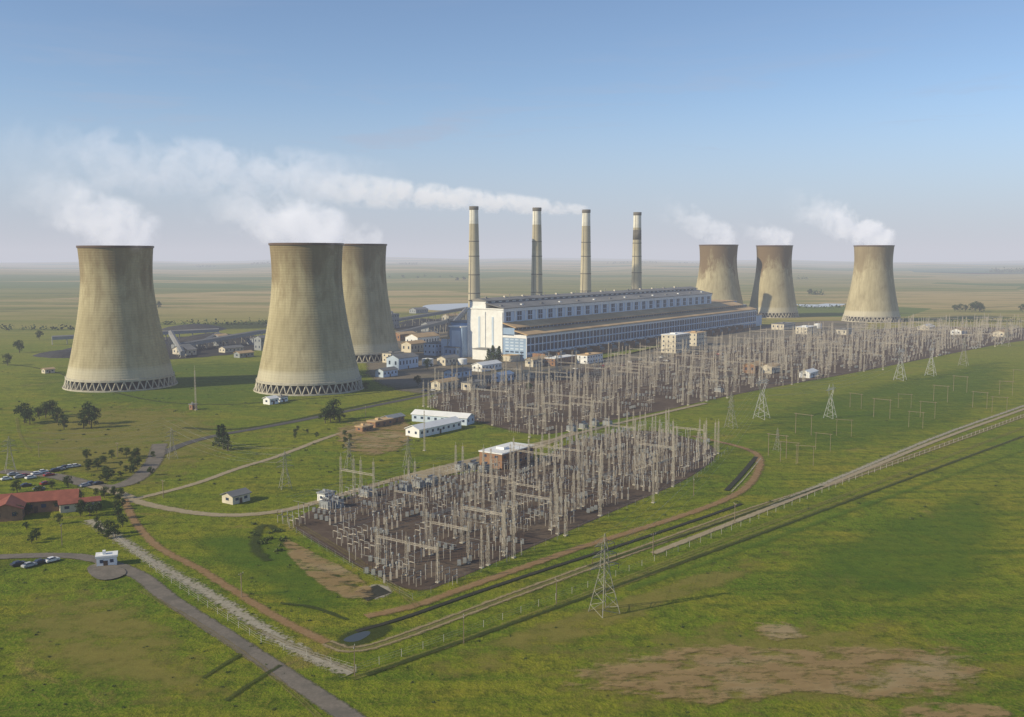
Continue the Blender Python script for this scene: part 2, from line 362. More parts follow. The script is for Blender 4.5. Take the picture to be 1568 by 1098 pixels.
M_porc=mat('insulator_grey',(.50,.50,.48),.35,.1,2)
M_tgrey=mat('transformer_grey',(.26,.28,.29),.6,.15,.5)
M_wood=mat('weathered_wood',(.24,.19,.13),.9,.2,1)
M_chim=mat('chimney_concrete',(.44,.40,.29),.85,.15,.05,col2=(.34,.30,.20))
M_chtop=mat('chimney_white_band',(.68,.66,.58),.8,.15,.1)
M_chdark=mat('chimney_sooty_cap',(.13,.12,.10),.9,.3,.1)
# ---------------- cooling towers
def tower(u,vb,bw,vt,tw,mt):
    p=G(u,vb); d=p.y*math.cos(P)+H*math.sin(P)
    Rb=bw/2*d/(F-bw/2); c=p+Vector((p.x,p.y,0)).normalized()*Rb
    h=ZH(c.y,vt); k=h/97.
    Rt=tw/2*(d+Rb)/F; leg=6.6*k
    thr=Rt*.955; zt=h*.80
    e=empty('cooling_tower',(c.x,c.y,0))
    prof=[]
    for i in range(41):
        z=leg+(h-leg)*i/40
        if z<zt:
            q=(zt-z)/(zt-leg); r=thr*math.sqrt(1+((Rb*.975/thr)**2-1)*(q**1.75))
        else: r=thr+(Rt-thr)*((z-zt)/(h-zt))**1.7
        prof.append((r,z))
    mb=MB(); mb.rev(prof,72); 
    inner=[(r-.8,z) for r,z in prof][::-1]; mb.rev([prof[-1]]+inner+[prof[0]],72)
    put('shell',mb.mesh('shell',[mt],True),parent=e)
    mb=MB(); r0,z0=prof[0]; n=44
    mb.rev([(prof[-1][0]+.05,h-1.3),(prof[-1][0]+.55,h-1.2),(prof[-1][0]+.55,h+.25),(prof[-1][0]-1,h+.25),(prof[-1][0]-1,h-.3)],72,1)
    mb.rev([(r0-.9,z0-.3),(r0+.45,z0-.3),(r0+.45,z0+1.2),(r0+.02,z0+1.3)],72,0)
    for i in range(n):
        t0=2*math.pi*i/n; t1=2*math.pi*(i+.5)/n; t2=2*math.pi*(i+1)/n
        rg=Rb*1.015
        b0=(rg*math.cos(t1),rg*math.sin(t1),0)
        for t in (t0,t2): mb.bar(b0,((r0-.2)*math.cos(t),(r0-.2)*math.sin(t),z0),.7,0)
    mb.rev([(Rb*1.04,0),(Rb*1.04,1),(Rb*1.03,1),(Rb*1.03,.4),(0.1,.4)],60,0)
    put('legs_and_rings',mb.mesh('legs_and_rings',[M_conc,M_brown]),parent=e)
    mb=MB(); mb.rev([(r0*.90,.5),(r0*.90,z0+3),(.1,z0+3)],48); put('cooling_packing',mb.mesh('cooling_packing',[M_black]),parent=e)
    return Vector((c.x,c.y,h)),Rt
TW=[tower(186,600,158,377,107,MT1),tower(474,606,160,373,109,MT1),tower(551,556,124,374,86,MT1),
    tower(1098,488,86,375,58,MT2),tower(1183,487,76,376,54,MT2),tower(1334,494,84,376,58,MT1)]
# ---------------- chimneys
def chimney(u,vt,D,dark=False):
    z=ZH(D,vt); x=XU(D,z*.5,u)
    e=empty('chimney_stack',(x,D,0)); mb=MB()
    def r(q): return 8.2-(3.0*q/z) if q>z*.2 else 8.8-(1.2*q/(z*.2))
    prof=[(r(0),0),(r(z*.1),z*.1),(r(z*.2),z*.2),(r(z*.86),z*.86)]
    mb.rev(prof,28,0)
    for q in (.3,.45,.6,.72): mb.rev([(r(z*q),z*q-.6),(r(z*q)+.3,z*q-.5),(r(z*q)+.3,z*q+.3),(r(z*q),z*q+.4)],28,2)
    mb.rev([(r(z*.86),z*.86),(r(z*.97),z*.97)],28,1)
    if dark: mb.rev([(r(z*.75),z*.75),(r(z*.76)+.06,z*.75),(r(z*.84)+.06,z*.84),(r(z*.84),z*.84)],28,2)
    mb.rev([(r(z*.97),z*.97),(r(z)+.5,z*.975),(r(z)+.5,z),(r(z)-.8,z),(r(z)-.8,z-14),(.1,z-14)],28,2)
    mb.bar((r(0)*-.6,-r(0)*.8,0),(-r(z)*.6,-r(z)*.8,z),.4,2)
    put('shaft',mb.mesh('shaft',[M_chim,M_chtop,M_chdark],True),parent=e)
    return Vector((x,D,z))
CH=[chimney(726,316,1229),chimney(822,318,1262),chimney(897,321,1312),chimney(975,325,1388,True)]
# ---------------- powerhouse
P0=G(806,553); P1=G(1157,500); AX=(P1-P0); L=AX.length; TH=math.atan2(AX.y,AX.x)
LT=L*.84
ph=empty('power_station_hall',P0,TH)
mats=[M_pblue,M_blue,M_white,M_glass,M_broof,M_groof,M_brick,M_cream]
mb=MB()
mb.box(0,L,0,25,0,21.5,1); mb.box(0,L,0.2,13,21.5,22.2,2)
mb.prism([(-1.5,22.2),(12.5,25.4),(12.5,26.2),(-1.5,23)],-.8,L+.8,4)
mb.box(0.02,L-.02,12.6,25,22.21,28,1); mb.prism([(11,28),(25,31.6),(25,32.4),(11,28.8)],-.6,L*.97,4)
mb.box(0,LT,25.05,64,0,43.5,2)
mb.box(-.6,LT+.6,24.0,64.5,43.5,44.5,2)
mb.prism([(23.5,44.5),(44,48.6),(44,49.2),(23.5,45.1)],-.8,LT+.8,5)
mb.box(0.5,LT-2,44.1,62,44.6,51,2); mb.prism([(43,51),(53,53),(63,51),(63,50.4),(43,50.4)],0,LT,5)
put('walls_and_roofs',mb.mesh('walls_and_roofs',mats),parent=ph)
mb=MB()
# low front facade
nb=int(L/6.2); st_=L/nb
for i in range(nb+1): mb.box(i*st_-.45,i*st_+.45,-.5,-.01,0,21.4,0 if i%2 else 2)
for i in range(nb):
    a=i*st_+.7;b2=(i+1)*st_-.7
    mb.box(a,b2,-.12,-.01,7.5,13.2,3); mb.box(a,b2,-.12,-.01,14.4,19.6,3)
    mb.box(a,b2,-.25,-.02,0,3.4,6)
    mb.box(a,b2,12.42,12.58,26.3,27.8,3)
mb.box(0,L,-.35,-.13,13.3,14.2,0); mb.box(0,L,-.6,-.02,19.9,21.3,2); mb.box(0,L,-.5,-.02,5.2,6.9,2)
# tall facade
nb=26; st_=LT/nb
mb.box(0,LT,24.9,25.04,32.5,43.4,0)
for i in range(nb):
    x=i*st_
    mb.box(x+.2,x+1.6,24.4,24.89,32.8,43.4,2)
    mb.box(x+5,x+11.5,24.7,24.89,33.4,41.4,3)
    mb.box(x+8,x+8.4,24.5,24.69,33.4,41.4,0)
    mb.box(x+5,x+11.5,24.55,24.68,37.2,37.7,0)
mb.box(0,LT,24.2,24.39,41.8,43.4,2)
# roof furniture
for i in range(40):
    x=4+i*LT/41; mb.box(x,x+5,43.9,44.08,49.3,50.2,3)
    if i%3==0: mb.box(x,x+3,30,32,45.6,47.4,2 if i%2 else 5)
for i in range(14):
    x=10+i*LT/15; mb.box(x,x+2,51,53,52.2,54,7 if i%3 else 5)
    if i%2: mb.bar((x+6,50,51),(x+6,50,56),.6,5)
# end facade
for k in range(4):
    for j in range(6): mb.box(-.15,-.01,3+k*5.2,6.6+k*5.2,4+j*2.7,5.2+j*2.7,3 if j<2 else 0)
mb.box(-.4,-.01,0,25,19.5,21.4,2)
for k in (25.1,44,63): mb.box(-.6,-.02,k,k+1,0,41.4,2)
mb.box(-.3,-.01,35,37,3,37,0)
mb.box(-.3,-.01,50,52,3,37,0)
put('facade_bays_and_windows',mb.mesh('facade_bays_and_windows',mats),parent=ph)
mb=MB()
mb.box(-8,30,64.1,78,0,27,1); mb.box(-9,31,64.2,79,27,28,2); mb.box(-8.2,-8.01,66,76,5,24,0)
mb.box(-6,24,78.2,90,0,16,0); mb.box(-6.5,25,78.1,90.5,16,17,4)
mb.box(-14,-.7,30,48,0,9,2); mb.box(-14.5,-.7,29.5,48.5,9,9.6,5); mb.box(-12,-.7,6,18,0,5,7); mb.box(-12.3,-.7,5.7,18.3,5,5.5,4)
mb.bar((-3,70,0),(-3,84,34),1.5,5); 
for i in range(12):
    x=LT*(i+.5)/12; mb.box(x-10,x+10,64.1,92,0,30,0 if i%2 else 1); mb.box(x-10.5,x+10.5,64.1,92.5,30,31,5)
mb.box(LT+.05,L-4,25.05,58,0,27,1); mb.box(LT+.7,L-3,25.05,59,32.5,33.5,4); mb.box(LT+.1,L-4,25.1,58,27,32.5,1)
mb.box(L+.05,L+26,2,40,0,14,0); mb.box(L+.1,L+27,1,41,14,15,4)
put('annexes',mb.mesh('annexes',mats),parent=ph)
def LP(a,b,z=0):
    c,s=math.cos(TH),math.sin(TH); return Vector((P0.x+a*c-b*s,P0.y+a*s+b*c,z))
# unit transformers on front apron
mb=MB()
mb.box(-4,4,-2.5,2.5,.6,5,0)
for k in range(7): mb.box(-3.6+k*1.1,-3.1+k*1.1,-3.6,-2.55,1,4.4,1)
mb.bar((-3,0,6.4),(3,0,6.4),1.3,0,n=8)
for k in(-2,0,2): mb.bar((k,1,5),(k,1.6,7.4),.5,2,.2,n=6)
mb.box(-4.4,4.4,-3.9,3,0,.6,3)
TR=mb.mesh('transformer',[M_tgrey,M_galv,M_brown,M_conc])
for i in range(20):
    q=LP(15+i*23,-11); put('transformer',TR,q,TH)
mb=MB()
for i in range(20):
    mb.box(2+i*23,3+i*23,-18,-5,0,7,0); mb.box(4+i*23,20+i*23,-19.2,-18.6,0,3.2,0)
put('transformer_bay_wall',mb.mesh('transformer_bay_wall',[M_brick]),P0,TH)
# ---------------- generic buildings
def building(name,u,v,Lx,Wy,h,wall,roof,kind='gable',ang=None,rows=1,wloc=None):
    mb=MB(); a,b2=Lx/2,Wy/2
    mb.box(-a,a,-b2,b2,0,h,0)
    if kind=='gable':
        r=h+Wy*.2
        mb.prism([(-b2-.5,h-.15),(0,r),(0,r+.25),(-b2-.5,h+.12)],-a-.6,a+.6,1); mb.prism([(b2+.5,h+.12),(0,r+.25),(0,r),(b2+.5,h-.15)],-a-.6,a+.6,1)
        mb.prism([(-b2,h),(b2,h),(0,r-.02)],-a,a,0)
    else:
        mb.box(-a-.3,a+.3,-b2-.3,b2+.3,h,h+.5,1); mb.box(-a*.4,-a*.1,-b2*.3,b2*.4,h+.51,h+1.5,1)
    fh=h/rows
    for r_ in range(rows):
        z0=fh*r_+fh*.42; z1=fh*r_+fh*.75
        n=max(2,int(Lx/4)); s=Lx/n
        for i in range(n):
            for sy in (-1,1): mb.box(-a+i*s+s*.32,-a+i*s+s*.68,min(sy*b2,sy*(b2+.06)),max(sy*b2,sy*(b2+.06)),z0,z1,2)
        n=max(1,int(Wy/4.5)); s=Wy/n
        for i in range(n):
            for sx in (-1,1): mb.box(min(sx*a,sx*(a+.06)),max(sx*a,sx*(a+.06)),-b2+i*s+s*.36,-b2+i*s+s*.64,z0,z1,2)
    mb.box(-.9,.3,-b2-.12,-b2-.061,0,min(2.3,h*.65),3)
    p=wloc if wloc is not None else G(u,v)+Vector((0,Wy*.55+Lx*.2,0))
    return put(name,mb.mesh(name,[wall,roof,M_glass,M_brown]),p,TH if ang is None else ang)
A=TH
building('control_building',776,718,24,12,6.5,M_brick,M_white,'flat',rows=2)
building('white_warehouse',662,668,34,9,4,M_white,M_white,'gable')
building('white_warehouse',676,652,34,9,4,M_pblue,M_white,'gable',ang=A+1.75)
building('small_house',356,773,8,6,3,M_cream,M_groof,'gable')
building('red_roof_lodge',36,792,26,11,4,M_brick,M_red,'gable',ang=.35)
building('red_roof_lodge',-5,800,16,10,4,M_brick,M_red,'gable',ang=.35+1.57)
building('red_roof_outbuilding',112,786,13,5,3,M_cream,M_red,'gable',ang=.5)
building('white_hut',157,870,5.5,4,2.8,M_white,M_white,'flat',ang=.35)
patch('hut_yard',[(125,868),(170,862),(205,880),(150,895)],M_tar,.85)
bl=[('workshop',614,566,24,13,9,M_pblue,M_groof,'gable',1),('workshop',600,556,16,10,8,M_cream,M_groof,'flat',2),('store_building',645,532,34,16,10,M_white,M_broof,'gable',1),
('store_building',668,545,22,14,11,M_pblue,M_groof,'flat',2),('store_building',632,540,22,12,8,M_cream,M_broof,'gable',1),('pump_house',700,548,22,14,9,M_blue,M_groof,'flat',1),('pump_house',705,522,14,10,12,M_cream,M_groof,'flat',2),
('workshop',680,597,20,8,5,M_cream,M_broof,'gable',1),('workshop',745,569,26,10,5,M_white,M_white,'gable',1),('workshop',700,580,22,9,5,M_pblue,M_groof,'gable',1),('office_block',725,598,18,8,5,M_cream,M_groof,'flat',1),
('office_block',860,560,34,10,6,M_brick,M_white,'flat',2),('office_block',905,557,26,10,7,M_white,M_broof,'flat',2),('relay_house',822,562,22,8,6,M_cream,M_broof,'gable',1),
('office_tower',1038,541,30,15,17,M_cream,M_white,'flat',4),('office_tower',1068,530,24,14,13,M_cream,M_broof,'flat',3),('relay_house',1158,572,18,10,6,M_brick,M_broof,'gable',1),('relay_house',1183,572,18,10,5,M_cream,M_broof,'gable',1),('relay_house',1243,579,18,8,4,M_white,M_white,'gable',1),
('pump_house',1205,505,40,16,7,M_cream,M_groof,'flat',1),('pump_house',1240,512,34,14,8,M_cream,M_white,'flat',2),('pump_house',1300,513,30,12,6,M_cream,M_groof,'flat',1),
('store_building',1425,506,30,14,4,M_cream,M_white,'gable',1),('store_building',1475,513,30,12,5,M_white,M_broof,'gable',1),('store_building',1540,516,26,12,5,M_cream,M_broof,'gable',1),
('valve_house',412,620,7,6,3.5,M_white,M_white,'gable',1),('valve_house',430,616,6,4,3,M_white,M_groof,'flat',1),('valve_house',294,628,3.5,3,3,M_brick,M_groof,'flat',1),('brick_shed',580,655,14,6,3,M_brick,M_broof,'flat',1),('brick_shed',600,649,12,6,3,M_brick,M_tgrey,'gable',1),('brick_shed',556,662,8,5,2.5,M_brick,M_broof,'flat',1),
('site_office',497,770,5,4,3,M_white,M_tgrey,'flat',1),('store_building',275,545,10,22,5,M_cream,M_groof,'gable',1),('store_building',390,528,18,10,6,M_tgrey,M_groof,'flat',2),('transfer_house',400,537,14,10,12,M_tgrey,M_groof,'gable',2),('valve_house',70,572,8,5,3,M_cream,M_broof,'gable',1),
('farm_shed',640,480,30,14,6,M_tgrey,M_groof,'gable',1),('farm_shed',690,494,26,12,9,M_cream,M_broof,'gable',1),('store_building',655,520,24,10,6,M_brick,M_groof,'gable',1),('workshop',770,585,16,8,5,M_pblue,M_white,'gable',1),('workshop',800,582,18,8,5,M_cream,M_broof,'flat',1),
('transfer_house',560,515,12,10,14,M_tgrey,M_groof,'gable',2),('transfer_house',600,503,14,10,18,M_tgrey,M_groof,'flat',3),('transfer_house',335,530,12,9,10,M_tgrey,M_broof,'gable',2),('store_building',350,540,22,9,4,M_cream,M_groof,'gable',1),('store_building',370,548,16,8,4,M_tgrey,M_broof,'gable',1),('store_building',660,508,26,12,9,M_tgrey,M_groof,'gable',1),('store_building',720,510,20,12,10,M_blue,M_groof,'flat',2),('store_building',618,522,26,10,7,M_brick,M_broof,'gable',1),('workshop',685,560,18,9,6,M_cream,M_groof,'gable',1),('workshop',590,578,16,8,5,M_pblue,M_groof,'gable',1)]
for n_,u,v,l_,w_,h_,wa,ro,k_,r_ in bl: building(n_,u,v,l_,w_,h_,wa,ro,k_,rows=r_)
# conveyors
def conveyor(p,q,h0,h1):
    p=Vector(p);q=Vector(q); mb=MB(); d=q-p; Ln=d.length; ang=math.atan2(d.y,d.x)
    n=max(2,int(Ln/14)); mb.add([(0,-2,h0),(0,2,h0),(0,2,h0+3.2),(0,-2,h0+3.2),(Ln,-2,h1),(Ln,2,h1),(Ln,2,h1+3.2),(Ln,-2,h1+3.2)],[(0,1,2,3),(7,6,5,4),(0,4,5,1),(2,6,7,3),(1,5,6,2),(3,7,4,0)],0)
    mb.add([(0,-2.4,h0+3.3),(0,0,h0+4.3),(0,2.4,h0+3.3),(Ln,-2.4,h1+3.3),(Ln,0,h1+4.3),(Ln,2.4,h1+3.3)],[(0,3,4,1),(1,4,5,2),(0,1,2),(3,5,4)],1)
    for i in range(n+1):
        x=Ln*i/n; z=h0+(h1-h0)*i/n
        mb.bar((x,-2.6,0),(x,-1.6,z),.5,2); mb.bar((x,2.6,0),(x,1.6,z),.5,2); mb.bar((x,-2.5,z*.4),(x,2.2,z*.8),.25,2)
    put('conveyor_gallery',mb.mesh('conveyor_gallery',[M_tgrey,M_groof,M_psteel]),p,ang)
conveyor(G(265,540),G(400,524),4,9); conveyor(G(400,524),G(560,512),9,10); conveyor(G(600,502),G(715,492),7,16); conveyor(G(610,520),G(710,505),5,14); conveyor(G(280,548),G(262,532),2,13)
conveyor(G(715,492),LP(-6,80),16,24); conveyor(G(80,528),G(335,518),5,7); conveyor(G(560,508),G(600,500),9,16); conveyor(G(300,535),G(335,528),2,9)
# coal heaps
mb=MB()
for u,v,r_ in [(150,538,22),(185,534,26),(100,545,18),(230,530,20),(330,520,25),(650,495,22),(690,492,18),(300,505,25),(450,498,22)]:
    c=G(u,v); n=18; vs=[];hh=r_*.28
    for ring,(rr,zz) in enumerate([(1,0),(.75,.45),(.45,.8),(.15,1)]):
        for k in range(n):
            t=2*math.pi*k/n; q=rr*r_*(1+.15*math.sin(3*t+u)+R.uniform(-.05,.05)); vs.append((c.x+q*1.6*math.cos(t),c.y+q*math.sin(t),zz*hh+R.uniform(0,.4)*(ring>0)))
    fs=[(i*n+k,i*n+(k+1)%n,(i+1)*n+(k+1)%n,(i+1)*n+k) for i in range(3) for k in range(n)]+[tuple(range(3*n,4*n))]
    mb.add(vs,fs,0)
put('coal_heap',mb.mesh('coal_heap',[mat('coal',(.04,.04,.042),.8,.3,.2)]))
# tanks
mb=MB(); mb.rev([(8,0),(8,9),(8.2,9.1),(7.5,9.8),(.1,11)],24,0); TK=mb.mesh('water_tank',[M_white],False)
for u,v,s_ in [(655,560,.6),(688,533,.8),(720,537,.7),(1252,503,.6),(708,558,.5)]: put('storage_tank',TK,G(u,v),0,s_)
# ---------------- lattice structures
def lattice(mb,x,y,z0,z1,w0,w1,n,leg,br,mi=0):
    def c(k,t):
        w_=(w0+(w1-w0)*t)/2; sx=[-1,1,1,-1][k%4];sy=[-1,-1,1,1][k%4]; return Vector((x+sx*w_,y+sy*w_,z0+(z1-z0)*t))
    for k in range(4): mb.bar(c(k,0),c(k,1),leg,mi)
    for i in range(n):
        t0=i/n;t1=(i+1)/n
        for k in range(4):
            a,b2=(k,k+1) if i%2 else (k+1,k)
            mb.bar(c(a,t0),c(b2,t1),br,mi)
def truss(mb,x0,x1,y,z,wd,hh,n,leg,br,mi=0):
    for sy in(-1,1):
        for sz in(0,1): mb.bar((x0,y+sy*wd/2,z+sz*hh),(x1,y+sy*wd/2,z+sz*hh),leg,mi)
    for i in range(n):
        a=x0+(x1-x0)*i/n;b2=x0+(x1-x0)*(i+1)/n
        for sy in(-1,1): mb.bar((a,y+sy*wd/2,z+(hh if i%2 else 0)),(b2,y+sy*wd/2,z+(0 if i%2 else hh)),br,mi)
        mb.bar((a,y-wd/2,z),(b2,y+wd/2,z),br,mi)
def insul(mb,x,y,z0,z1,r,mi):
    mb.bar((x,y,z0),(x,y,z1),r*.6,mi,n=6)
    k=int((z1-z0)/.45)
    for i in range(k): 
        zz=z0+(i+.5)*(z1-z0)/k; mb.rev([(r*.3,zz-.09),(r,zz),(r*.3,zz+.09)],6,mi,(x,y))
def gantry(hm,hb,span,bays,beam=True):
    mb=MB()
    for i in range(bays+1):
        x=(i-bays/2)*span; lattice(mb,x,0,0,hm,.85,.42,11,.085,.045); mb.bar((x,0,hm),(x,0,hm+1.3),.07,0)
        mb.box(x-.6,x+.6,-.6,.6,0,.35,2)
    if beam:
        truss(mb,-bays/2*span,bays/2*span,0,hb,.55,.55,int(span*.7)*bays,.07,.04)
        for i in range(bays):
            for k in (.22,.5,.78):
                x=(i-bays/2+k)*span; insul(mb,x,0,hb-1.6,hb,.14,1); mb.bar((x,0,hb-1.6),(x+.6,1.5,5),.035,3)
    return mb.mesh('busbar_gantry',[M_steel,M_brown,M_conc,M_galv])
GA=[gantry(13.5,10.5,15,1),gantry(13,10.5,13,2),gantry(18,13,16,1),gantry(13,9,3.4,1,False),gantry(15,9,3.4,1,False)]
lowp=[G(*p) for p in LOW]; upp=[G(*p) for p in UP]
ca,sa=math.cos(TH),math.sin(TH)
O=G(632,915)
def grid(poly,da,db,jit,amax,fn):
    for j in range(-20,40):
        for i in range(-60,amax):
            a=i*da+R.uniform(-jit,jit); b2=j*db+R.uniform(-jit,jit)*.3
            p=Vector((O.x+a*ca-b2*sa,O.y+a*sa+b2*ca,0))
            if inpoly(p,poly): fn(p,i,j)
def pg(p,i,j,up=False):
    r=R.random()
    if r<(.22 if up else .36): return
    r=R.random()
    k=0 if r<.20 else 1 if r<.25 else 2 if r<(.32 if not up else .42) else 3 if r<.75 else 4
    rot=TH+math.pi/2 if (j+ i//3)%3 else TH
    sc=R.uniform(.85,1.08)
    if up: sc*=1.1
    put('busbar_gantry',GA[k],p,rot,sc)
grid(lowp,15,13,2.5,60,lambda p,i,j:pg(p,i,j))
grid(upp,20,18,4,90,lambda p,i,j:pg(p,i,j,True))
# switchgear arrays: breakers, isolators, instrument transformers, post insulators
def gear(name,poly,da,db,amax,prob):
    mb=MB()
    def fn(p,i,j):
        if R.random()>prob: return
        ty=R.choice([0,0,1,1,2,3]); rot=TH+(math.pi/2 if R.random()<.6 else 0); c,s=math.cos(rot),math.sin(rot)
        def W(x,y): return p.x+x*c-y*s,p.y+x*s+y*c
        for k in(-2.6,0,2.6):
            x,y=W(k,0)
            if ty==0:
                mb.bar((x,y,0),(x,y,2.6),.22,0); insul(mb,x,y,2.6,4.7,.2,2); mb.bar((x,y,4.7),(x,y,5.0),.4,1)
            elif ty==1:
                x2,y2=W(k,2); mb.bar((x,y,0),(x,y,2.4),.18,0); mb.bar((x2,y2,0),(x2,y2,2.4),.18,0); mb.bar((x,y,2.4),(x2,y2,2.4),.22,0)
                insul(mb,x,y,2.5,4.1,.17,2); insul(mb,x2,y2,2.5,4.1,.17,1); mb.bar((x,y,4.2),(x2,y2,4.2),.1,3)
            elif ty==2:
                mb.box(x-.55,x+.55,y-.55,y+.55,.3,1.8,3); insul(mb,x-.35,y,1.8,3.6,.2,1); insul(mb,x+.35,y,1.8,3.6,.2,1)
            else:
                mb.box(x-.3,x+.3,y-.3,y+.3,0,2.2,0); insul(mb,x,y,2.2,4.0,.18,2); mb.rev([(.1,4.0),(.38,4.1),(.38,4.6),(.1,4.8)],8,3,(x,y))
        if R.random()<.35:
            a,b2=W(-5,0);d,e=W(5,0); mb.bar((a,b2,5.3),(d,e,5.3),.07,3)
    grid(poly,da,db,1.5,amax,fn)
    put(name,mb.mesh(name,[M_steel,M_brown,M_porc,M_galv]))
gear('switchgear_array',lowp,8.0,7.0,95,.75)
gear('switchgear_array',upp,13,11,125,.65)
# overhead busbars
mb=MB()
for poly,stp,hh,w_ in ((lowp,13,9.0,.04),(upp,19,11,.06)):
    for j in range(-20,40):
        for off in(-2.5,0,2.5):
            run=None
            for i in range(-60,160):
                a=i*8; b2=j*stp+off+4; p=Vector((O.x+a*ca-b2*sa,O.y+a*sa+b2*ca,0))
                ins=inpoly(p,poly)
                if ins and run is not None: mb.bar((run.x,run.y,hh-.25*(i%2)),(p.x,p.y,hh-.25*((i+1)%2)),w_,0)
                run=p if ins and R.random()<.9 else None
put('overhead_busbars',mb.mesh('overhead_busbars',[M_galv]))
mb=MB(); lattice(mb,0,0,0,23,.8,.35,14,.09,.05); mb.bar((0,0,23),(0,0,26),.09,0); mb.box(-.7,.7,-.7,.7,0,.3,1)
LM=mb.mesh('lightning_mast',[M_steel,M_conc])
for u,v in [(860,740),(947,700),(905,690),(820,640),(960,610),(1110,570),(1240,545),(1045,612),(740,800),(300,628),(650,690),(1000,770),(920,640),(1190,560),(1370,530),(700,605),(775,600),(1420,520),(1300,560),(850,806),(919,790),(1145,560),(1230,530)]: put('lightning_mast',LM,G(u,v),TH,R.uniform(.8,1.05))
for u,v in [(500,778),(515,776),(875,660),(893,656),(910,652),(930,652),(705,720),(725,718),(742,722),(620,752),(640,746),(660,742),(560,760),(1160,568),(1100,600)]: put('transformer',TR,G(u,v),TH+R.choice([0,1.57]),.55)
# ---------------- pylons
mb=MB()
lattice(mb,0,0,0,13,6.6,2.0,6,.22,.11); lattice(mb,0,0,13,21,2.0,1.1,6,.16,.09); lattice(mb,0,0,21,24,1.1,.15,2,.12,.07)
for z,wd in ((14,5.5),(17.4,4.6),(20.6,3.8)):
    for s in(-1,1):
        for yy in(-.6,.6): mb.bar((s*.8,yy,z),(s*wd,0,z),.12); mb.bar((s*.7,yy,z+1.5),(s*wd,0,z),.11)
        for k in(.35,.65): mb.bar((s*(.8+(wd-.8)*k),0,z),(s*(.75+(wd-.8)*k),0,z+1.5*(1-k)),.07)
        insul(mb,s*wd,0,z-1.7,z,.16,1)
PYA=mb.mesh('transmission_pylon',[M_psteel,M_brown])
mb=MB()
lattice(mb,0,0,0,14,7,1.6,6,.22,.11)
for s in(-1,1):
    for yy in(-.6,.6): mb.bar((s*.6,yy,14),(s*5,yy*.6,20),.18); mb.bar((s*5,yy*.6,20),(s*3,0,24),.13)
    for k in range(4): mb.bar((s*(.6+1.1*k),-.6,14+1.5*k),(s*(.6+1.1*(k+1)),.6,14+1.5*(k+1)),.09)
    mb.bar((0,0,20),(s*5,0,20),.14); mb.bar((s*5,0,20),(s*9,0,20.4),.15); mb.bar((s*5,0,21.4),(s*9,0,20.4),.12); insul(mb,s*8.5,0,18,20.3,.16,1)
truss(mb,-5,5,0,20,.8,1.2,10,.11,.07); insul(mb,0,0,17.5,20,.16,1)
PYB=mb.mesh('transmission_pylon',[M_porc,M_brown])
for me,u,vb,vt,r in [(PYA,925,938,817,.6),(PYB,1166,641,575,.9),(PYB,1271,640,588,.9),(PYA,1119,655,600,.9),(PYA,437,748,690,.5),(PYA,264,702,655,.6),(PYA,535,720,672,.5),(PYA,16,722,668,.6),(PYA,625,716,668,.5),(PYB,1378,582,530,.9),(PYB,1425,575,528,.9),(PYA,1475,560,515,.9),(PYA,1540,530,490,.9),(PYA,1190,690,655,.9)]:
    p=G(u,vb); put('transmission_pylon',me,p,r,ZH(p.y,vt)/24)
# portal frames
mb=MB()
for x in(-4.5,4.5): mb.bar((x,0,0),(x,0,11),.24,0,.18)
mb.bar((-5.5,0,10.6),(5.5,0,10.6),.2,0)
for x in(-4,0,4): insul(mb,x,0,9.2,10.5,.16,1)
PF=mb.mesh('h_frame_pole',[M_wood,M_brown])
for u,v in [(1208,708),(1260,690),(1190,700),(1232,712),(1292,668),(1350,640),(1402,655),(1385,625),(1440,615),(1500,625),(1470,600),(1540,605),(1560,585),(1310,625),(1230,665),(1420,640),(1530,632)]: put('h_frame_pole',PF,G(u,v),TH+math.pi/2+R.uniform(-.3,.3),R.uniform(.75,1))
# fence along road
def fence(name,px,h,st_,post,m):
    mb=MB(); pts=[G(*p) for p in px]; out_=[]
    for a,b2 in zip(pts,pts[1:]):
        n=max(1,int((b2-a).length/st_)); out_+= [a.lerp(b2,i/n) for i in range(n)]
    out_.append(pts[-1])
    for i,p in enumerate(out_):
        mb.bar((p.x,p.y,0),(p.x,p.y,h),post,0)
        if i+1<len(out_):
            q=out_[i+1]
            for z in(h*.3,h*.62,h*.95): mb.bar((p.x,p.y,z),(q.x,q.y,z),.022,0)
    put(name,mb.mesh(name,[m]))
M_fp=mat('fence_post_paint',(.48,.46,.39),.8)
fence('boundary_fence',[(150,806),(250,885),(400,985),(545,1030),(710,972),(900,900),(1120,812),(1300,738),(1568,638)],1.8,6,.12,M_fp)
fence('yard_fence',[(433,803),(540,870),(632,920),(760,868),(870,820),(960,779),(1062,736),(1114,692)],2.0,6,.07,M_galv)
mb=MB(); mb.bar((0,0,0),(0,0,8.5),.3,0,.2); mb.bar((-1.2,0,7.9),(1.2,0,7.9),.16,0)
for x in(-1.1,0,1.1): insul(mb,x,0,8,8.5,.12,1)
UPm=mb.mesh('utility_pole',[M_wood,M_porc])
for u,v in [(710,985),(852,925),(543,1035),(1125,800),(125,775),(370,915),(640,640),(1062,760),(1000,850),(95,835),(250,762),(350,690),(180,700),(60,700),(560,640)]: put('utility_pole',UPm,G(u,v),R.uniform(0,3),.8)
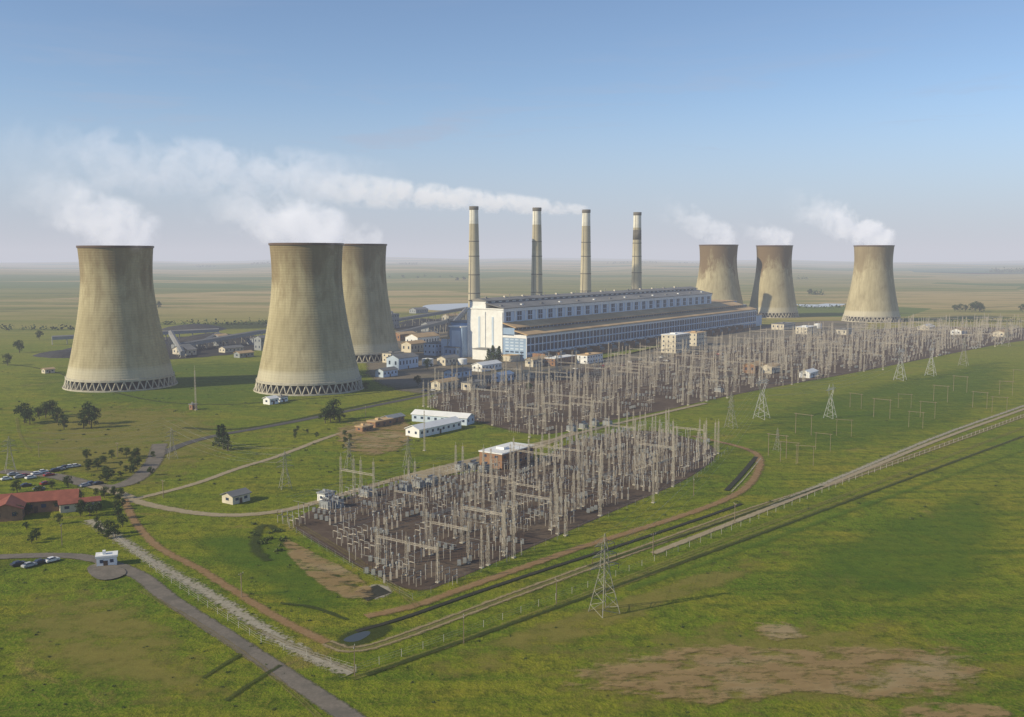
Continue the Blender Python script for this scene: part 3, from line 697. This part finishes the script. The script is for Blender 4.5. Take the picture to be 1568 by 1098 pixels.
# pylon conductors
mb=MB()
def wire(p,q,sag,w_=.05):
    prev=p
    for i in range(1,13):
        t=i/12; c=p.lerp(q,t); c.z-=sag*4*t*(1-t); mb.bar(prev,c,w_); prev=c
pl=[G(925,938),G(1166,641),G(1378,582)]
for s in(-1,1):
    for z in(13,17,20):
        o=Vector((s*4*.9,0,z)); wire(pl[0]+o*.9,pl[1]+o,6,.03); wire(pl[1]+o,pl[2]+o,6,.05)
        q=G(437,748);q2=G(264,702);q3=G(16,722); wire(q+o*.8,q2+o*.9,4,.03); wire(q2+o*.9,q3+o*.9,4,.03)
put('power_lines',mb.mesh('power_lines',[M_galv]))
# ---------------- trees
def leafmat(name,c1,c2):
    return mat(name,c1,.8,.35,.7,col2=c2)
ML=[leafmat('dark_foliage',(.03,.058,.014),(.06,.095,.02)),leafmat('olive_foliage',(.06,.09,.02),(.09,.12,.026))]
M_bark=mat('bark',(.10,.075,.05),.9,.3,2)
def treemesh(kind,seed,ml):
    r=random.Random(seed); mb=MB()
    mb.bar((0,0,0),(.1,0,3.2),.5,0,.34,n=7); mb.bar((.1,0,3.2),(0,.1,8),.34,0,.1,n=6)
    cl=[]
    if kind=='round':
        for i in range(11):
            t=r.uniform(0,6.28); z=r.uniform(2.6,8.2); q=r.uniform(1.0,3.5)*(1-.05*abs(z-5.5)); e=(q*math.cos(t),q*math.sin(t),z)
            mb.bar((.1,0,2.0+r.random()*2),e,.2,0,.05,n=5); cl.append((e,r.uniform(1.1,1.9)))
        cl.append(((0,0,8.6),1.4)); cl.append(((0,0,5.5),2.2))
    else:
        for i in range(14):
            z=1.5+i*.6; q=(10.5-z)*.2; t=i*2.4; e=(q*math.cos(t),q*math.sin(t),z); mb.bar((0,0,z),e,.14,0,.04,n=4); cl.append((e,.5+q*.55))
    for (c,rad) in cl:
        for k in range(75 if kind=='round' else 45):
            d=Vector((r.gauss(0,1),r.gauss(0,1),r.gauss(0,.75))).normalized()*rad*r.uniform(.5,1.12); p=Vector(c)+d
            a=Vector((r.gauss(0,1),r.gauss(0,1),r.gauss(0,1))).normalized(); b2=a.orthogonal().normalized(); s=r.uniform(.2,.44); a2=a.cross(b2)
            mb.add([p+b2*s,p+a2*s*.8,p-b2*s,p-a2*s*.7],[(0,1,2,3)],1)
    return mb.mesh('tree',[M_bark,ml])
TRS=[treemesh('round',1,ML[0]),treemesh('round',2,ML[1]),treemesh('round',3,ML[0]),treemesh('con',4,ML[0])]
tl=[(38,648,1.15,0),(46,650,.9,2),(60,642,.8,1),(70,640,.9,0),(80,637,1.0,1),(88,648,.9,0),(98,658,.8,2),(137,650,1.25,0),(140,655,1.0,2),(72,632,.7,1),(128,656,.7,2),(342,688,1.25,3),(336,684,1,3),(348,690,.8,3),(498,648,.9,0),(512,643,1.15,2),(520,646,.9,0),(506,646,1,0),
(755,553,1.5,3),(764,555,1.5,3),(748,556,1.2,3),(1462,477,1.3,0),(1470,477,1.5,2),(1478,477,1.3,0),(1488,478,1.6,2),(1494,477,1.7,0),(1500,477,1.7,0),(1503,478,1.2,2),(1330,452,1.5,0),(1240,450,1.3,2),(700,432,2,0),(710,431,2,2),(236,470,1.3,0),(243,472,1.2,2),(30,540,1.2,0),(12,560,1,1),(60,520,1,0),
(1240,452,1.6,0),(655,566,.9,0),(560,598,.7,1),(640,590,.8,0),(810,600,.7,0),(1565,478,1.5,0)]
for i in range(30): tl.append((R.uniform(130,235),R.uniform(695,738),R.uniform(.25,.5),R.choice([0,1,2])))
for i in range(40): tl.append((R.uniform(10,195),R.uniform(745,835),R.uniform(.25,.55),R.choice([0,1,2,0])))
for i in range(12): tl.append((R.uniform(430,560),R.uniform(655,705),R.uniform(.2,.35),R.choice([0,1])))
for u,v,s_,k in tl: put('pine_tree' if k==3 else 'broadleaf_tree',TRS[k],G(u,v),R.uniform(0,6),s_*(R.uniform(.9,1.1)))
def mass(name,pts,quads,ml):
    mb=MB()
    for p,rad,hh in pts:
        for k in range(quads):
            d=Vector((R.gauss(0,.5)*rad,R.gauss(0,.5)*rad,abs(R.gauss(.4,.35))*hh)); q=Vector(p)+d
            a=Vector((R.gauss(0,1),R.gauss(0,1),R.gauss(0,1))).normalized(); b2=a.orthogonal().normalized(); s=rad*R.uniform(.16,.34); a2=a.cross(b2)
            mb.add([q+b2*s,q+a2*s,q-b2*s,q-a2*s],[(0,1,2,3)],0)
    put(name,mb.mesh(name,[ml]))
pts=[]
def gz(u,v):
    p=G(u,v); p.z=hill(p.x,p.y); return p
for (u0,u1,v,n,h_) in [(1515,1600,417,26,22),(1240,1262,452,5,9),(300,330,409,8,16),(385,425,408,12,18),(610,640,409,8,16),(930,1010,409,14,12),(1040,1120,408,14,12),(560,700,428,8,8),(1180,1240,430,8,9),(0,120,505,8,6),(130,420,497,22,6),(1380,1568,493,22,5),(1220,1300,472,8,6)]:
    for i in range(n): pts.append((gz(u0+(u1-u0)*(i+R.random()*.6)/n,v+R.uniform(-.6,.6)),h_*.8,h_))
mass('distant_tree_belt',pts,24,ML[0])
pts=[]
for i in range(420):
    u,v=R.choice([(R.uniform(0,430),R.uniform(620,760)),(R.uniform(0,560),R.uniform(560,640)),(R.uniform(380,560),R.uniform(800,1000)),(R.uniform(0,520),R.uniform(860,1090)),(R.uniform(600,1568),R.uniform(900,1098)),(R.uniform(900,1568),R.uniform(640,900)),(R.uniform(440,640),R.uniform(640,740))])
    p=G(u,v)
    if inpoly(p,lowp) or inpoly(p,upp): continue
    s_=R.uniform(.2,.5) if v>800 else R.uniform(.3,.9); pts.append((p,s_,s_*.6))
for i in range(22): u=R.uniform(380,440); pts.append((G(u,800+(u-380)*.4+R.uniform(-8,30)),.9,.8))
mass('scattered_shrubs',pts,40,ML[1])
# ---------------- cars
def carmesh(c):
    mb=MB(); pr=[(-2.1,.35),(-2.15,.8),(-1.9,.95),(-1.0,1.02),(1.0,1.0),(1.95,.9),(2.1,.6),(2.05,.3)]
    for s,(y0,y1) in enumerate([(-.82,.82)]):
        n=len(pr); vs=[(x,y0,z) for x,z in pr]+[(x,y1,z) for x,z in pr]
        mb.add(vs,[tuple(range(n)),tuple(range(n,2*n))[::-1]]+[(k,n+k,n+(k+1)%n,(k+1)%n) for k in range(n)],0)
    def cab(z0,z1,a0,a1,b0,b1,w0,w1,mi):
        mb.add([(a0,-w0,z0),(b0,-w0,z0),(b0,w0,z0),(a0,w0,z0),(a1,-w1,z1),(b1,-w1,z1),(b1,w1,z1),(a1,w1,z1)],[(0,1,5,4),(1,2,6,5),(2,3,7,6),(3,0,4,7),(4,5,6,7)],mi)
    cab(1.0,1.4,-1.5,-1.05,1.1,.5,.78,.66,1); cab(1.401,1.46,-1.07,-1.0,.5,.42,.67,.62,0)
    for x in(-1.3,1.3):
        for y in(-.84,.84): mb.bar((x,y-.1,.32),(x,y+.1,.32),.5,2,n=12)
    return mb.mesh('parked_car',[c,M_glass,M_black])
CM=[carmesh(mat('car_paint_'+n,c,.3,.03)) for n,c in (('white',(.75,.75,.73)),('silver',(.4,.41,.42)),('red',(.3,.03,.02)),('blue',(.04,.07,.16)),('dark',(.05,.05,.055)))]
cars=[(u,v) for u,v in [(30,732),(38,730),(47,733),(56,727),(66,724),(75,729),(84,722),(92,720),(100,717),(108,716),(116,715),(20,728),(40,745),(70,742),(28,866),(45,868),(62,863),(80,860),(10,735),(130,745),(140,742),(60,750),(150,742)]]
for u,v in cars: put('parked_car',R.choice(CM[:2]+CM[:2]+CM),G(u,v),.9+R.uniform(-.1,.1))
for i in range(26):
    u=R.uniform(640,1150); put('parked_car',R.choice(CM),G(u,600-(u-640)*.13+R.uniform(-4,4)),TH+R.choice([0,1.57]))
# ---------------- steam and smoke plumes
def plume(name,org,dr,Ln,Rad,r0,dens,col,emi,nscale,k=1.6,bias=.15,fade=.5,seed=0,end=.6,st0=.05,tail=.35):
    m,nt,out=newmat(name+'_vapour')
    tc=nt.new('ShaderNodeTexCoord').outputs['Object']; s=nt.new('ShaderNodeSeparateXYZ'); nt.l.new(tc,s.inputs[0]); x,y,z=s.outputs
    r=nt.m('SQRT',nt.m('ADD',nt.m('MULTIPLY',y,y),nt.m('MULTIPLY',z,z)))
    rs=nt.m('ADD',nt.m('MULTIPLY',nt.m('POWER',nt.m('MAXIMUM',x,0.0001),.7),1-r0),r0)
    sh=nt.m('SUBTRACT',1,nt.m('DIVIDE',r,rs))
    pos=nt.new('ShaderNodeNewGeometry').outputs['Position']
    ad=nt.new('ShaderNodeVectorMath',operation='ADD'); nt.put(ad.inputs[0],pos); ad.inputs[1].default_value=(seed*311,0,seed*97)
    n=nt.noise(ad.outputs[0],nscale,4,.6,.3)
    v=nt.m('SUBTRACT',nt.m('ADD',sh,nt.m('MULTIPLY',nt.m('SUBTRACT',n,.5),k*1.6)),nt.m('ADD',nt.m('MULTIPLY',x,fade),bias))
    v=nt.m('MULTIPLY',v,2.4,clamp=True)
    v=nt.m('MULTIPLY',v,nt.mapr(sh,0,.35,0,1,True))
    v=nt.m('MULTIPLY',v,nt.mapr(x,0,st0,0,1)); v=nt.m('MULTIPLY',v,nt.mapr(x,end,1,1,0,True))
    v=nt.m('MULTIPLY',v,nt.mapr(x,.1,.9,1,tail))
    d=nt.m('MULTIPLY',v,dens)
    vs_=nt.new('ShaderNodeVolumeScatter'); vs_.inputs[0].default_value=(*col,1); nt.put(vs_.inputs[1],d); vs_.inputs[2].default_value=.0
    em=nt.new('ShaderNodeEmission'); em.inputs[0].default_value=(*emi,1); nt.put(em.inputs[1],d)  # added glow, stands in for light scattered many times inside the plume
    ad=nt.new('ShaderNodeAddShader'); nt.l.new(vs_.outputs[0],ad.inputs[0]); nt.l.new(em.outputs[0],ad.inputs[1]); nt.l.new(ad.outputs[0],out.inputs['Volume'])
    mb=MB(); N=14; xs=[0,.05,.15,.3,.5,.75,1]; vs=[];fs=[]
    for q in xs:
        rr=r0+(1-r0)*q**.7
        for t in range(N): a=2*math.pi*t/N; vs.append((q,rr*1.04*math.cos(a),rr*1.04*math.sin(a)))
    for i in range(len(xs)-1):
        for t in range(N): fs.append((i*N+t,i*N+(t+1)%N,(i+1)*N+(t+1)%N,(i+1)*N+t))
    fs+= [tuple(range(N))[::-1],tuple(range((len(xs)-1)*N,len(xs)*N))]
    mb.add(vs,fs); o=put(name,mb.mesh(name,[m]))
    o.matrix_world=Matrix.Translation(org)@Vector(dr).normalized().to_track_quat('X','Z').to_matrix().to_4x4()@Matrix.Diagonal((Ln,Rad,Rad,1))
    return o
W1=(.95,.95,.96); E1=(.42,.42,.45)
def st(i,dx,dz,Ln,Rad,r0,dr,dens=.05,fade=.5,ns=.05):
    c,Rt=TW[i]; plume('steam_plume',c+Vector((dx,0,dz)),dr,Ln,Rad,r0,dens,W1,E1,ns,fade=fade,seed=i,k=1.9,tail=.2,end=.35)
st(0,26,3,120,31,.70,(-1,0,.42),.045,.45)
st(1,26,3,125,31,.70,(-1,0,.28),.045,.45)
st(2,22,2,85,21,.8,(-1,0,.17),.022,.5)
st(3,26,3,150,32,.62,(-1,0,.50),.030,.40)
st(4,24,3,95,27,.72,(-1,0,.34),.038,.45)
st(5,24,3,180,36,.62,(-1,0,.42),.055,.35)
plume('chimney_smoke_plume',CH[2]+Vector((3,0,-1)),(-1,0,.085),440,32,.20,.055,(.92,.91,.9),(.42,.40,.39),.05,k=2.4,bias=.0,fade=.1,seed=9,end=.6,st0=.015,tail=.22)
plume('steam_cloud',Vector((-130,1230,180)),(-1,-.1,.06),560,56,.5,.011,W1,(.42,.42,.46),.03,k=2.8,bias=.16,fade=.05,seed=12,end=.5,st0=.25)
print('objects',len(bpy.data.objects))
